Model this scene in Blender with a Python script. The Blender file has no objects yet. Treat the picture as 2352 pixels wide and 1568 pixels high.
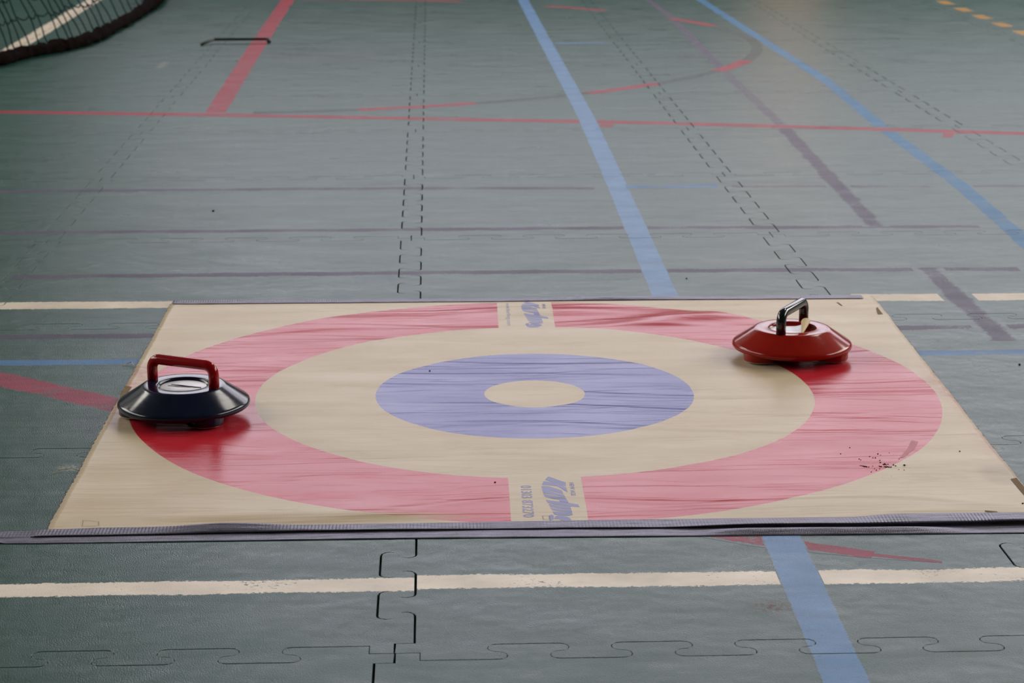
import bpy, bmesh, math, random
from mathutils import Vector, Matrix, noise, Quaternion
random.seed(7)
S = bpy.context.scene
COL = S.collection
PI = math.pi

# ------------------------------------------------------------------ camera, world, exposure
T = 0.72                                   # side of one interlocking floor tile in metres
YAW, PITCH, ROLL = 0.0366948625, 0.245189269, -0.00268851416
cam_d = bpy.data.cameras.new('camera')
cam = bpy.data.objects.new('camera', cam_d); COL.objects.link(cam)
fw = Vector((math.sin(YAW)*math.cos(PITCH), math.cos(YAW)*math.cos(PITCH), -math.sin(PITCH)))
rt0 = Vector((math.cos(YAW), -math.sin(YAW), 0)); up0 = rt0.cross(fw)
rt = rt0*math.cos(ROLL) + up0*math.sin(ROLL); up = -rt0*math.sin(ROLL) + up0*math.cos(ROLL)
M = Matrix((rt, up, -fw)).transposed().to_4x4()
M.translation = Vector((0.04497466, -2.06311813, 0.8429922))
cam.matrix_world = M
cam_d.sensor_width = 22.3
cam_d.lens = 22.3*4958.79239/2352
cam_d.dof.use_dof = True
cam_d.dof.focus_distance = 2.75
cam_d.dof.aperture_fstop = 9.0
cam_d.clip_start = 0.02; cam_d.clip_end = 60
S.camera = cam
vs = S.view_settings
S.display_settings.display_device = 'sRGB'
vs.view_transform = 'Standard'; vs.look = 'None'; vs.gamma = 1.0; vs.use_curve_mapping = False
vs.exposure = 0.0
wd = bpy.data.worlds.new('world'); S.world = wd; wd.use_nodes = True
wd.node_tree.nodes['Background'].inputs[0].default_value = (0.55, 0.62, 0.8, 1)
wd.node_tree.nodes['Background'].inputs[1].default_value = 0.3
S.cycles.use_denoising = True
S.cycles.max_bounces = 4

WIN_BACK = 2.35
FILL_SIDE = 7.0
SKYLIGHT = 11.0
WIN_COL = (0.93, 0.90, 1.05)
SIDE_COL = (1.0, 0.94, 0.86)
SKY_COL = (1.0, 0.95, 0.86)

# ------------------------------------------------------------------ helpers
def lin(r, g, b):
    f = lambda c: c/12.92 if c <= 0.04045 else ((c+0.055)/1.055)**2.4
    return (f(r/255), f(g/255), f(b/255), 1.0)

class NT:
    def __init__(s, name):
        s.m = bpy.data.materials.new(name); s.m.use_nodes = True
        s.t = s.m.node_tree; s.b = s.t.nodes['Principled BSDF']
    def n(s, typ, **kw):
        nd = s.t.nodes.new(typ)
        for k, v in kw.items():
            if k.startswith('_'): setattr(nd, k[1:], v)
            else: s.set(nd.inputs[int(k[1:]) if k[0] == 'i' and k[1:].isdigit() else k], v)
        return nd
    def set(s, inp, v):
        if isinstance(v, bpy.types.NodeSocket): s.t.links.new(v, inp)
        elif isinstance(v, bpy.types.Node): s.t.links.new(v.outputs[0], inp)
        else: inp.default_value = v
    def math(s, op, a, b=0.0, c=0.0):
        nd = s.n('ShaderNodeMath', _operation=op); s.set(nd.inputs[0], a); s.set(nd.inputs[1], b)
        if op in ('MULTIPLY_ADD', 'COMPARE', 'SMOOTH_MIN'): s.set(nd.inputs[2], c)
        return nd.outputs[0]
    def mix(s, f, a, b, blend='MIX'):
        nd = s.n('ShaderNodeMix', _data_type='RGBA', _blend_type=blend)
        s.set(nd.inputs[0], f); s.set(nd.inputs[6], a); s.set(nd.inputs[7], b)
        return nd.outputs[2]
    def obj(s, scale=(1, 1, 1), loc=(0, 0, 0)):
        if not hasattr(s, 'tc'): s.tc = s.n('ShaderNodeTexCoord')
        mp = s.n('ShaderNodeMapping'); s.t.links.new(s.tc.outputs['Object'], mp.inputs[0])
        mp.inputs['Scale'].default_value = scale; mp.inputs['Location'].default_value = loc
        return mp.outputs[0]
    def noise(s, vec, scale, detail=3, rough=0.5, dist=0.0):
        return s.n('ShaderNodeTexNoise', Vector=vec, Scale=scale, Detail=detail, Roughness=rough, Distortion=dist).outputs[0]
    def ramp(s, f, stops):
        r = s.n('ShaderNodeValToRGB', i0=f); e = r.color_ramp.elements
        while len(e) < len(stops): e.new(0.5)
        for k, (p, c) in enumerate(stops): e[k].position = p; e[k].color = c if len(c) == 4 else (*c, 1)
        return r.outputs[0]
    def mr(s, f, a, b, c=0.0, d=1.0, smooth=False):
        nd = s.n('ShaderNodeMapRange', _interpolation_type='SMOOTHSTEP' if smooth else 'LINEAR')
        for k, v in zip(range(5), (f, a, b, c, d)): s.set(nd.inputs[k], v)
        return nd.outputs[0]
    def bump(s, h, strength, dist, normal=None):
        nd = s.n('ShaderNodeBump', Height=h, Strength=strength, Distance=dist)
        if normal is not None: s.t.links.new(normal, nd.inputs['Normal'])
        return nd.outputs[0]
    def out(s, **kw):
        for k, v in kw.items(): s.set(s.b.inputs[k.replace('_', ' ')], v)
        return s.m

def plain(name, col, rough=0.5, **kw):
    t = NT(name); return t.out(Base_Color=col, Roughness=rough, **kw)

def emis(name, col, strength):
    t = NT(name)
    return t.out(Base_Color=(0.8, 0.8, 0.8, 1), Emission_Color=(*col, 1), Emission_Strength=strength)

def mesh(name, verts, faces, mat, parent=None, smooth=False, uv=None):
    me = bpy.data.meshes.new(name); me.from_pydata([tuple(v) for v in verts], [], faces)
    if uv:
        l = me.uv_layers.new(name='UVMap')
        for lp in me.loops: l.data[lp.index].uv = uv[lp.vertex_index]
    me.update()
    return link(name, me, mat, parent, smooth)

def link(name, me, mat, parent=None, smooth=False):
    for m in (mat if isinstance(mat, (list, tuple)) else [mat]): me.materials.append(m)
    if smooth:
        for p in me.polygons: p.use_smooth = True
    o = bpy.data.objects.new(name, me); COL.objects.link(o)
    if parent: o.parent = parent
    return o

def from_bm(name, bm, mat, parent=None, smooth=False):
    me = bpy.data.meshes.new(name); bm.to_mesh(me); bm.free()
    return link(name, me, mat, parent, smooth)

def empty(name, loc, rz=0):
    o = bpy.data.objects.new(name, None); COL.objects.link(o)
    o.location = loc; o.rotation_euler = (0, 0, rz); o.empty_display_size = 0.05
    return o

def tag(o, label=None, cat=None, group=None, kind=None):
    for k, v in (('label', label), ('category', cat), ('group', group), ('kind', kind)):
        if v: o[k] = v
    return o

def box(bm, x0, x1, y0, y1, z0, z1):
    r = bmesh.ops.create_cube(bm, size=1)
    bmesh.ops.scale(bm, vec=(x1-x0, y1-y0, z1-z0), verts=r['verts'])
    bmesh.ops.translate(bm, vec=((x0+x1)/2, (y0+y1)/2, (z0+z1)/2), verts=r['verts'])

def lathe(bm, prof, n=96, cx=0, cy=0):
    """prof: list of (r, z); closes on the axis where r == 0"""
    rings = []
    for r, z in prof:
        if r < 1e-7: rings.append([bm.verts.new((cx, cy, z))])
        else: rings.append([bm.verts.new((cx+r*math.cos(2*PI*k/n), cy+r*math.sin(2*PI*k/n), z)) for k in range(n)])
    for a, b in zip(rings, rings[1:]):
        for k in range(n):
            q = [a[k % len(a)], a[(k+1) % len(a)], b[(k+1) % len(b)], b[k % len(b)]]
            u = []
            for v in q:
                if v not in u: u.append(v)
            if len(u) > 2: bm.faces.new(u)

def tube(bm, pts, rad, n=12, caps=True):
    pts = [Vector(p) for p in pts]
    rf = rad if callable(rad) else (lambda k: rad)
    rings = []; side = None
    for k, p in enumerate(pts):
        d = (pts[min(k+1, len(pts)-1)] - pts[max(k-1, 0)]).normalized()
        if side is None:
            side = d.orthogonal().normalized()
        side = (side - d*side.dot(d)).normalized()
        up_ = d.cross(side)
        rings.append([bm.verts.new(p + (side*math.cos(2*PI*j/n) + up_*math.sin(2*PI*j/n))*rf(k)) for j in range(n)])
    for a, b in zip(rings, rings[1:]):
        for j in range(n): bm.faces.new((a[j], a[(j+1) % n], b[(j+1) % n], b[j]))
    if caps: bm.faces.new(rings[0][::-1]); bm.faces.new(rings[-1])

def round_path(pts, r, n=8):
    """polyline with its inner corners rounded by radius r"""
    pts = [Vector(p) for p in pts]; out = [pts[0]]
    for a, b, c in zip(pts, pts[1:], pts[2:]):
        u = (a-b).normalized(); v = (c-b).normalized(); ang = u.angle(v); d = r/math.tan(ang/2)
        p0 = b+u*d; p1 = b+v*d; ce = b+(u+v).normalized()*(r/math.sin(ang/2))
        s0 = p0-ce; s1 = p1-ce
        for k in range(n+1): out.append(ce + s0.normalized().slerp(s1.normalized(), k/n)*s0.length)
    return out + [pts[-1]]

# ------------------------------------------------------------------ floor colour, shared by floor and worn paint
def floor_base(t):
    v = t.obj()
    big = t.noise(t.obj((0.9, 2.2, 1)), 1.6, 4, 0.6)
    mid = t.noise(t.obj((4, 12, 1), (3, 1, 0)), 1.5, 4, 0.65, 0.6)
    fine = t.noise(v, 260, 3, 0.7)
    c = t.mix(t.mr(big, 0.3, 0.7), (0.009, 0.052, 0.039, 1), (0.016, 0.070, 0.055, 1))
    c = t.mix(t.mr(mid, 0.35, 0.75, 0, 0.55), c, (0.023, 0.078, 0.063, 1))
    c = t.mix(t.mr(fine, 0.35, 0.7, 0, 0.3), c, (0.006, 0.028, 0.020, 1))
    # brown spill beside the broad blue line, pale scuffs
    nn = t.noise(t.obj(), 150, 3, 0.7)
    for (x, y, sx, sy, col, k) in ((0.4050, 0.1133, 0.024, 0.020, (0.075, 0.035, 0.012, 1), 1.0),
                                   (0.792, 0.678, 0.02, 0.022, (0.32, 0.30, 0.25, 1), 0.5),
                                   (-0.4336, 0.650, 0.016, 0.018, (0.30, 0.30, 0.26, 1), 0.7),
                                   (-0.8455, 5.11, 0.015, 0.09, (0.30, 0.26, 0.2, 1), 0.8),
                                   (1.32, 3.42, 0.03, 0.14, (0.03, 0.04, 0.035, 1), 0.5),
                                   (1.345, 5.6, 0.07, 0.25, (0.02, 0.035, 0.028, 1), 0.35)):
        vv = t.obj((1/sx, 1/sy, 0), (-x/sx, -y/sy, 0))
        ln = t.n('ShaderNodeVectorMath', _operation='LENGTH', i0=vv).outputs['Value']
        m = t.math('MULTIPLY', t.mr(ln, 1.6, 0.2, 0, 1, True), t.mr(nn, 0.42, 0.6, 0, k))
        if not hasattr(t, 'stain'): t.stain = m
        c = t.mix(m, c, col)
    return c

def floor_bump(t, amt=1.0):
    v = t.obj((1, 1, 0))
    wob = t.n('ShaderNodeTexNoise', Vector=t.obj((1, 1, 0)), Scale=35, Detail=1)
    vv = t.n('ShaderNodeVectorMath', _operation='MULTIPLY_ADD', i0=wob.outputs['Color'], i1=(0.012, 0.012, 0), i2=t.obj((1.0, 0.85, 0)))
    vo = t.n('ShaderNodeTexVoronoi', _voronoi_dimensions='2D', _feature='F1', Vector=vv.outputs[0], Scale=600, Randomness=0.8)
    g = t.math('SUBTRACT', 1.0, vo.outputs['Distance'])
    w = t.noise(t.obj((3, 9, 1)), 2.0, 2, 0.5)
    n1 = t.bump(w, 0.10, 0.012)
    return t.bump(g, 0.23*amt, 0.0009, n1)

tf = NT('green_rubber')
FLOOR = tf.out(Base_Color=floor_base(tf), Roughness=tf.mr(tf.noise(tf.obj((2, 5, 1)), 3, 4), 0.3, 0.7, 0.27, 0.36), Specular_IOR_Level=tf.mr(tf.stain, 0, 1, 0.36, 0.10),
               Normal=floor_bump(tf))

def paint(name, col, wear=0.35, edge=0.25, fade=1.0, rough=0.42, spec=0.17):
    """worn court paint: chips away to the green rubber, more at its edges (UV v runs across the line)"""
    t = NT(name)
    uv = t.n('ShaderNodeUVMap'); sep = t.n('ShaderNodeSeparateXYZ', i0=uv.outputs[0])
    e = t.math('MULTIPLY', t.math('ABSOLUTE', t.math('SUBTRACT', sep.outputs[1], 0.5)), 2.0)
    e = t.mr(e, 1-edge*2, 1.0, 0, 0.24)
    chips = t.noise(t.obj((1, 1.5, 1)), 170, 5, 0.72, 0.4)
    patch = t.noise(t.obj((2, 3, 1)), 4.0, 4, 0.6)
    lvl = t.math('ADD', t.math('ADD', t.math('MULTIPLY', chips, 0.55), t.math('MULTIPLY', patch, 0.45)), t.math('MULTIPLY', e, 1.0))
    m = t.mr(lvl, 0.74-wear*0.38, 0.775-wear*0.38, fade, 0)
    var = t.noise(t.obj((3, 5, 1)), 3.0, 5, 0.6)
    pc = t.mix(t.mr(var, 0.3, 0.7), tuple(c*0.80 for c in col[:3])+(1,), tuple(min(1, c*1.15) for c in col[:3])+(1,))
    fr = t.mr(t.noise(t.obj((2, 5, 1)), 3, 4), 0.3, 0.7, 0.27, 0.36)
    return t.out(Base_Color=t.mix(m, floor_base(t), pc), Roughness=t.math('ADD', fr, t.math('MULTIPLY', m, rough-0.31)),
                 Specular_IOR_Level=t.mr(m, 0, 1, 0.36, spec), Normal=floor_bump(t, 0.9))

# ------------------------------------------------------------------ the interlocking tiles
A = 0.0202; HC = 0.026                       # tab depth, half length of the corner cross
def seam_profile():
    """(s, level) from corner to corner: S shaped tabs, levels in units of A (starts low, ends high)"""
    pts = [(0, 0), (HC, 0), (HC, -A)]
    lev = -1
    for k in range(-4, 5):
        s0 = T*(0.5 + k*0.0885); r = A/2; n = 6
        c1 = lev*A - lev*r                   # first semicircle leaves the current level
        for i in range(n+1):
            a = PI*i/n; pts.append((s0 + r*math.sin(a), c1 + lev*r*math.cos(a)))
        c2 = -lev*r
        for i in range(1, n+1):
            a = PI*i/n; pts.append((s0 - r*math.sin(a), c2 + lev*r*math.cos(a)))
        lev = -lev
    pts += [(T-HC, A), (T-HC, 0), (T, 0)]
    return pts
PROF = seam_profile()
I0, I1, J0, J1 = -4, 5, -3, 13
rg = random.Random(3)
GX = {(i, j): rg.uniform(0.0004, 0.0009) for i in range(I0, I1+1) for j in range(J0, J1+1)}
for j in range(J0, J1+1): GX[(0, j)] = rg.uniform(0.0008, 0.0012)
for j in range(J0, J1+1):
    GX[(-1, j)] = rg.uniform(0.0002, 0.0004); GX[(1, j)] = rg.uniform(0.0005, 0.0008); GX[(0, j)] *= 0.85
GX[(2, 5)] = 0.0011; GX[(2, 6)] = 0.0010
GY = {(i, j): rg.uniform(0.00015, 0.00035) for i in range(I0, I1+1) for j in range(J0, J1+1)}

def tile_outline(i, j, inset=0.0):
    X, Y = i*T, j*T; out = []
    def add(path, off): out.extend([(p[0]+off[0], p[1]+off[1]) for p in path[:-1]])
    add([(X+s, Y+l) for s, l in PROF], (0, GY[(i, j)]))                            # near seam
    add([(X+T-l, Y+s) for s, l in PROF], (-GX[(i+1, j)], 0))                       # right seam (starts right)
    add([(X+s, Y+T+l) for s, l in PROF][::-1], (0, -GY[(i, j+1)]))                 # far seam
    add([(X-l, Y+s) for s, l in PROF][::-1], (GX[(i, j)], 0))                      # left seam
    n = len(out); res = []
    g = 0.00022 + inset
    for k in range(n):
        a = Vector(out[k-1]); b = Vector(out[k]); c = Vector(out[(k+1) % n])
        d = Vector((0.0, 0.0))
        for e in ((b-a), (c-b)):
            if e.length > 1e-9: d += Vector((-e.y, e.x)).normalized()
        if d.length > 1e-6: d = d.normalized()
        res.append((b.x+d.x*g, b.y+d.y*g))
    return res

verts, faces = [], []
TOPS = {}
for i in range(I0, I1):
    for j in range(J0, J1):
        top = tile_outline(i, j, 0.0005); mid = tile_outline(i, j)
        TOPS[(i, j)] = top
        n = len(top); o = len(verts)
        verts += [(x, y, 0) for x, y in top] + [(x, y, -0.0006) for x, y in mid] + [(x, y, -0.007) for x, y in mid]
        faces.append(tuple(range(o, o+n)))
        for r in (0, 1):
            for k in range(n):
                a = o+r*n+k; b = o+r*n+(k+1) % n
                faces.append((a, a+n, b+n, b))
        # dead end: the tile edges drop to the sub floor
# sub floor under the gaps and the plain rubber floor beyond the part in view
XA, XB, YA, YB = -9.0, 9.0, -7.0, 12.0
o = len(verts)
verts += [(I0*T-0.03, J0*T-0.03, -0.007), (I1*T+0.03, J0*T-0.03, -0.007), (I1*T+0.03, J1*T+0.03, -0.007), (I0*T-0.03, J1*T+0.03, -0.007)]
faces.append((o, o+1, o+2, o+3))
x0, x1, y0, y1 = I0*T, I1*T, J0*T, J1*T
for (a, b, c, d) in ((XA, x0-0.022, YA, YB), (x1+0.022, XB, YA, YB), (x0-0.022, x1+0.022, YA, y0-0.022), (x0-0.022, x1+0.022, y1+0.022, YB)):
    o = len(verts)
    verts += [(a, c, -0.0005), (b, c, -0.0005), (b, d, -0.0005), (a, d, -0.0005)]; faces.append((o, o+1, o+2, o+3))
floor = mesh('floor', verts, faces, [FLOOR, plain('tile_side', (0.012, 0.016, 0.014, 1), 0.8)])
for p in floor.data.polygons:
    if abs(p.normal.z) < 0.3 or p.center.z < -0.005: p.material_index = 1
tag(floor, 'green rubber sports floor of interlocking puzzle tiles', kind='structure')

# ------------------------------------------------------------------ room shell (out of frame; it lights the floor and is mirrored in it)
WALL = plain('wall_paint', (0.30, 0.31, 0.30, 1), 0.8)
DARKWALL = plain('lower_wall_panel', (0.045, 0.055, 0.045, 1), 0.8)
CEIL = plain('ceiling_board', (0.10, 0.10, 0.10, 1), 0.9)
FRAME = plain('window_frame_grey', (0.25, 0.26, 0.27, 1), 0.5)
HZ = 7.2
def wall(name, x0, x1, y0, y1, z0=-0.05, z1=HZ, m=WALL):
    bm = bmesh.new(); box(bm, x0, x1, y0, y1, z0, z1)
    return tag(from_bm(name, bm, m), kind='structure')
wall('wall_back', XA-0.2, XB+0.2, YB, YB+0.2)
wall('wall_front', XA-0.2, XB+0.2, YA-0.2, YA, m=DARKWALL)
wall('wall_left', XA-0.2, XA, YA, YB)
wall('wall_right', XB, XB+0.2, YA, YB)
wall('ceiling', XA-0.2, XB+0.2, YA-0.2, YB+0.2, HZ, HZ+0.2, CEIL)
wall('trim_1', XA+0.01, XB-0.01, YB-0.04, YB, 0, 2.1, DARKWALL)      # dark impact boarding along the back wall

def window(name, c, w, h, axis, strength, nx=4, ny=2):
    """glazed opening; axis 'y-' faces -y, 'x+' faces +x, 'z-' faces down"""
    e = empty(name, c); tag(e, kind='structure')
    if axis == 'x+': e.rotation_euler = (0, 0, PI/2)
    if axis == 'x-': e.rotation_euler = (0, 0, -PI/2)
    if axis == 'z-': e.rotation_euler = (PI/2, 0, 0)
    v = [(-w/2, -0.02, -h/2), (w/2, -0.02, -h/2), (w/2, -0.02, h/2), (-w/2, -0.02, h/2)]
    mesh('pane', v, [(0, 1, 2, 3)], emis('daylight_pane', {'z-': SKY_COL, 'y-': WIN_COL}.get(axis, SIDE_COL), strength), e)
    bm = bmesh.new(); f = 0.05
    for k in range(nx+1):
        x = -w/2 + w*k/nx; box(bm, x-f/2, x+f/2, -0.06, -0.021, -h/2-f/2, h/2+f/2)
    for k in range(ny+1):
        z = -h/2 + h*k/ny; box(bm, -w/2, w/2, -0.058, -0.0215, z-f/2, z+f/2)
    from_bm('window_frame', bm, FRAME, e)
    return e
window('window_1', (3.0, YB-0.002, 4.1), 10.2, 3.6, 'y-', WIN_BACK, 8, 2)
window('fill_window_left', (XA+0.002, 4.0, 4.9), 12.0, 3.2, 'x+', FILL_SIDE*0.9, 12, 2)  # unseen, added on the left wall as broad diffuse fill light
window('fill_window_right', (XB-0.002, 4.0, 4.9), 12.0, 3.2, 'x-', FILL_SIDE*1.15, 12, 2)  # added fill on the right, placed to stay out of the stones' reflections
window('window_4', (-7.4, 9.0, HZ-0.002), 1.5, 4.8, 'z-', SKYLIGHT, 3, 7)
window('window_5', (4.7, 6.8, HZ-0.002), 1.4, 4.8, 'z-', SKYLIGHT, 3, 7)
WOOD = plain('warm_wood', (0.80, 0.45, 0.27, 1), 0.5)
wall('trim_2', 2.12, 2.55, YB-0.16, YB-0.05, 0, 2.0, WOOD)

# ------------------------------------------------------------------ painted court lines (children of the floor, cut where the tiles are cut)
WHITE = paint('white_line_paint', (0.76, 0.68, 0.60, 1), 0.42, 0.16)
CREAMP = paint('cream_line_paint', (0.60, 0.52, 0.42, 1), 0.30, 0.15)
BLUE = paint('blue_line_paint', (0.070, 0.185, 0.37, 1), 0.36, 0.06, 1.0, 0.36, 0.28)
SKYB = paint('pale_blue_line_paint', (0.065, 0.165, 0.34, 1), 0.56, 0.2)
DBLUE = paint('strong_blue_line_paint', (0.022, 0.135, 0.28, 1), 0.46, 0.15)
PURP = paint('violet_line_paint', (0.058, 0.048, 0.082, 1), 0.47, 0.3)
PURPF = paint('faded_violet_line_paint', (0.058, 0.042, 0.078, 1), 0.55, 0.3, 0.75)
RED = paint('red_line_paint', (0.26, 0.012, 0.024, 1), 0.42, 0.1)
PINK = paint('pink_red_line_paint', (0.25, 0.040, 0.070, 1), 0.50, 0.18)
GREENP = paint('dark_green_line_paint', (0.022, 0.045, 0.032, 1), 0.40, 0.15, 0.85)
YELL = paint('yellow_dash_paint', (0.30, 0.15, 0.008, 1), 0.1, 0.1)

zk = [0]
TRIS = {}
for key, top in TOPS.items():
    b = bmesh.new(); b.faces.new([b.verts.new((x, y, 0)) for x, y in top])
    b.normal_update(); bmesh.ops.triangulate(b, faces=b.faces[:])
    TRIS[key] = [[(v.co.x, v.co.y) for v in f.verts] for f in b.faces]; b.free()
def clip(poly, ax, ay, nx, ny):
    """keep the side of the line through (ax, ay) that (nx, ny) points to"""
    res = []; m = len(poly)
    for k in range(m):
        p, r = poly[k], poly[(k+1) % m]
        dp = (p[0]-ax)*nx+(p[1]-ay)*ny; dq = (r[0]-ax)*nx+(r[1]-ay)*ny
        if dp >= 0: res.append(p)
        if (dp > 0 > dq) or (dp < 0 < dq):
            t_ = dp/(dp-dq); res.append((p[0]+(r[0]-p[0])*t_, p[1]+(r[1]-p[1])*t_))
    return res
def court_line(label, mat, pts, width, name='court_line', taper=None):
    """pts: centre line on the floor; every quad is cut by the outline of the tiles it crosses"""
    zk[0] += 1; z = 0.00002 + 0.000003*zk[0]
    out = bmesh.new(); uvl = out.loops.layers.uv.new('UVMap')
    L = 0.0
    P = [Vector(p) for p in pts]
    nrm = []
    for k in range(len(P)):
        d = (P[min(k+1, len(P)-1)] - P[max(k-1, 0)]).normalized(); nrm.append(Vector((-d.y, d.x)))
    for k in range(len(P)-1):
        wa = width if taper is None else width*(taper[k]); wb = width if taper is None else width*taper[k+1]
        q = [P[k]-nrm[k]*wa/2, P[k+1]-nrm[k+1]*wb/2, P[k+1]+nrm[k+1]*wb/2, P[k]+nrm[k]*wa/2]
        mx, Mx = min(v.x for v in q), max(v.x for v in q); my, My = min(v.y for v in q), max(v.y for v in q)
        d = (P[k+1]-P[k]); ln = d.length; d = d/ln; pn = Vector((-d.y, d.x)); wm = max((wa+wb)/2, 1e-5)
        for (i, j), top in TOPS.items():
            if Mx < i*T-0.03 or mx > (i+1)*T+0.03 or My < j*T-0.03 or my > (j+1)*T+0.03: continue
            for tri in TRIS[(i, j)]:
                tx = [p[0] for p in tri]; ty = [p[1] for p in tri]
                if max(tx) < mx or min(tx) > Mx or max(ty) < my or min(ty) > My: continue
                poly = list(tri)
                for e in range(4):
                    a, c = q[e], q[(e+1) % 4]; ed = c-a
                    if ed.length < 1e-7: continue
                    poly = clip(poly, a.x, a.y, -ed.y, ed.x)
                    if len(poly) < 3: break
                if len(poly) < 3: continue
                f = out.faces.new([out.verts.new((x, y, z)) for x, y in poly])
                if f.calc_area() < 1e-9: out.faces.remove(f); continue
                for lp in f.loops:
                    r = Vector((lp.vert.co.x, lp.vert.co.y)) - P[k]
                    lp[uvl].uv = (L + r.dot(d), 0.5 + r.dot(pn)/wm)
        L += ln
    o = from_bm(name, out, mat, floor)
    o['label'] = label
    return o

court_line('pale line left of the front seam, in front of the mat', WHITE, [(-1.2, 0.199), (-0.44, 0.199), (0.0212, 0.2003)], 0.050)
court_line('pale line in front of the mat, crossed by the broad blue line', WHITE, [(0.0212, 0.2071), (0.30, 0.2025), (0.70, 0.2015), (1.5, 0.2005)], 0.053)
court_line('pale line running up to the far left corner of the mat', CREAMP, [(-1.6, 1.602), (-0.71, 1.600), (-0.392, 1.5945)], 0.060)
court_line('pale line running from the far right corner of the mat', CREAMP, [(0.776, 1.590), (1.07, 1.584), (1.9, 1.575)], 0.060)
court_line('violet line beside the far corners of the mat', PURP, [(-1.6, 1.372), (-0.66, 1.371), (0.2, 1.370), (1.02, 1.365), (1.9, 1.36)], 0.048)
court_line('thin chipped blue line level with the stones', SKYB, [(-1.6, 1.206), (-0.63, 1.204), (0.2, 1.205), (0.97, 1.196), (1.9, 1.186)], 0.044)
court_line('nearest violet line behind the mat', PURP, [(-0.727, 1.835), (0.2, 1.831), (0.44, 1.829), (1.127, 1.811)], 0.053)
court_line('middle violet line behind the mat', PURP, [(-1.6, 2.257), (-0.83, 2.254), (-0.04, 2.248), (0.45, 2.243), (1.156, 2.222)], 0.050)
court_line('third violet line behind the mat, ending at the broad blue line', PURP, [(-1.7, 2.748), (-0.92, 2.738), (-0.05, 2.732), (0.406, 2.711)], 0.050)
court_line('violet line piece right of the short blue piece', PURPF, [(0.716, 2.717), (1.160, 2.694)], 0.046)
court_line('violet line piece at the right, beyond the diagonal blue line', PURPF, [(1.258, 2.690), (1.8, 2.676)], 0.046)
court_line('faint violet line far behind', PURPF, [(-1.25, 5.378), (0, 5.32), (1.10, 5.262)], 0.055)
court_line('violet strip right of the mat, running away from the camera', PURP, [(0.960, 1.270), (0.959, 1.60), (0.960, 1.833)], 0.060)
court_line('wide violet strip in the middle distance', PURP, [(0.946, 2.232), (0.960, 2.9), (0.977, 3.59)], 0.056)
court_line('almost worn away violet strip beyond the thin red line', PURPF, [(0.977, 3.59), (0.983, 4.88)], 0.054)
court_line('violet strip at the top of the picture', PURP, [(0.983, 4.88), (1.006, 6.58), (0.992, 7.4), (0.99, 8.6)], 0.050)
court_line('wide red line running away at the upper left', RED, [(-0.562, 3.975), (-0.575, 5.5), (-0.583, 7.5), (-0.59, 8.8)], 0.066)
court_line('diagonal looking blue line at the right', DBLUE, [(1.205, 1.4), (1.205, 2.03), (1.233, 2.68), (1.238, 3.575), (1.266, 4.586), (1.240, 6.017), (1.218, 7.39), (1.21, 8.8)], 0.047)
court_line('thin red line across the hall', RED, [(-1.9, 4.14), (-1.17, 4.025), (-0.588, 3.936), (0.03, 3.825), (0.64, 3.713), (1.05, 3.610), (1.583, 3.469), (2.4, 3.25)], 0.062)
court_line('small red paint mark below the thin red line by the broad blue line', RED, [(0.492, 3.675), (0.527, 3.665)], 0.06)
court_line('red paint mark below the thin red line at the right', RED, [(1.369, 3.46), (1.396, 3.452)], 0.10)
CC, CR = Vector((-0.58, 5.75)), 1.785
def arc(a0, a1, n=8): return [(CC.x+CR*math.cos(math.radians(a0+(a1-a0)*k/n)), CC.y+CR*math.sin(math.radians(a0+(a1-a0)*k/n))) for k in range(n+1)]
names = ['first red dash of the free throw circle, left of the middle seam', 'red dash of the circle right of the broad blue line', 'red dash of the circle nearest the diagonal blue line',
         'short far red dash of the circle beside the violet strip', 'faint far red dash of the circle above the middle', 'farthest red dash of the circle at the top edge']
reds = [(-76.5, -65.2), (-52.5, -42.4), (-30.4, -20.0), (16.8, 27.8), (41.3, 51.5), (65.0, 88)]
for (a0, a1), nm in zip(reds, names): court_line(nm, RED, arc(a0, a1), 0.055)
for (a0, a1), nm in zip([(-86, -76.5), (-65.2, -52.5), (-42.4, -30.4), (-20, 16.8), (27.8, 41.3), (51.5, 65)],
                        ['dark green start of the circle at the thin red line', 'dark green gap of the circle at the broad blue line', 'dark green gap of the circle before the violet strip',
                         'dark green right end of the circle', 'dark green far gap of the circle by the diagonal blue line', 'dark green far gap of the circle by the broad blue line']):
    court_line(nm, GREENP, arc(a0, a1, 12), 0.05)
court_line('chipped pink red line running in under the mat from the left', PINK, [(-1.25, 1.52), (-0.61, 1.108), (-0.42, 0.954), (-0.1, 0.72)], 0.074)
court_line('worn tail of the pink red line in front of the mat', PINK, [(0.30, 0.405), (0.423, 0.328), (0.474, 0.307), (0.546, 0.272), (0.62, 0.245)], 0.046, taper=[1, 1, 0.95, 0.5, 0.12])
court_line('broad blue line running from the front edge to the back', BLUE, [(0.442, -1.2), (0.4465, -0.096), (0.4507, 0.343), (0.4494, 1.617), (0.460, 2.73), (0.467, 3.82), (0.456, 5.6), (0.4464, 7.44), (0.44, 8.9)], 0.0485)
court_line('short blue piece between the violet pieces', SKYB, [(0.478, 2.727), (0.685, 2.726)], 0.056)
court_line('faint short blue piece far behind', SKYB, [(0.487, 5.70), (0.683, 5.69)], 0.05)
for k, (y, nm) in enumerate(((7.50, 'farthest'), (7.19, 'second farthest'), (6.87, 'third farthest'), (6.56, 'fourth farthest'), (6.25, 'second nearest'), (5.94, 'nearest'))):
    court_line(nm + ' yellow dash at the upper right corner', YELL, [(2.248, y-0.085), (2.248, y+0.085)], 0.052)

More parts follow.
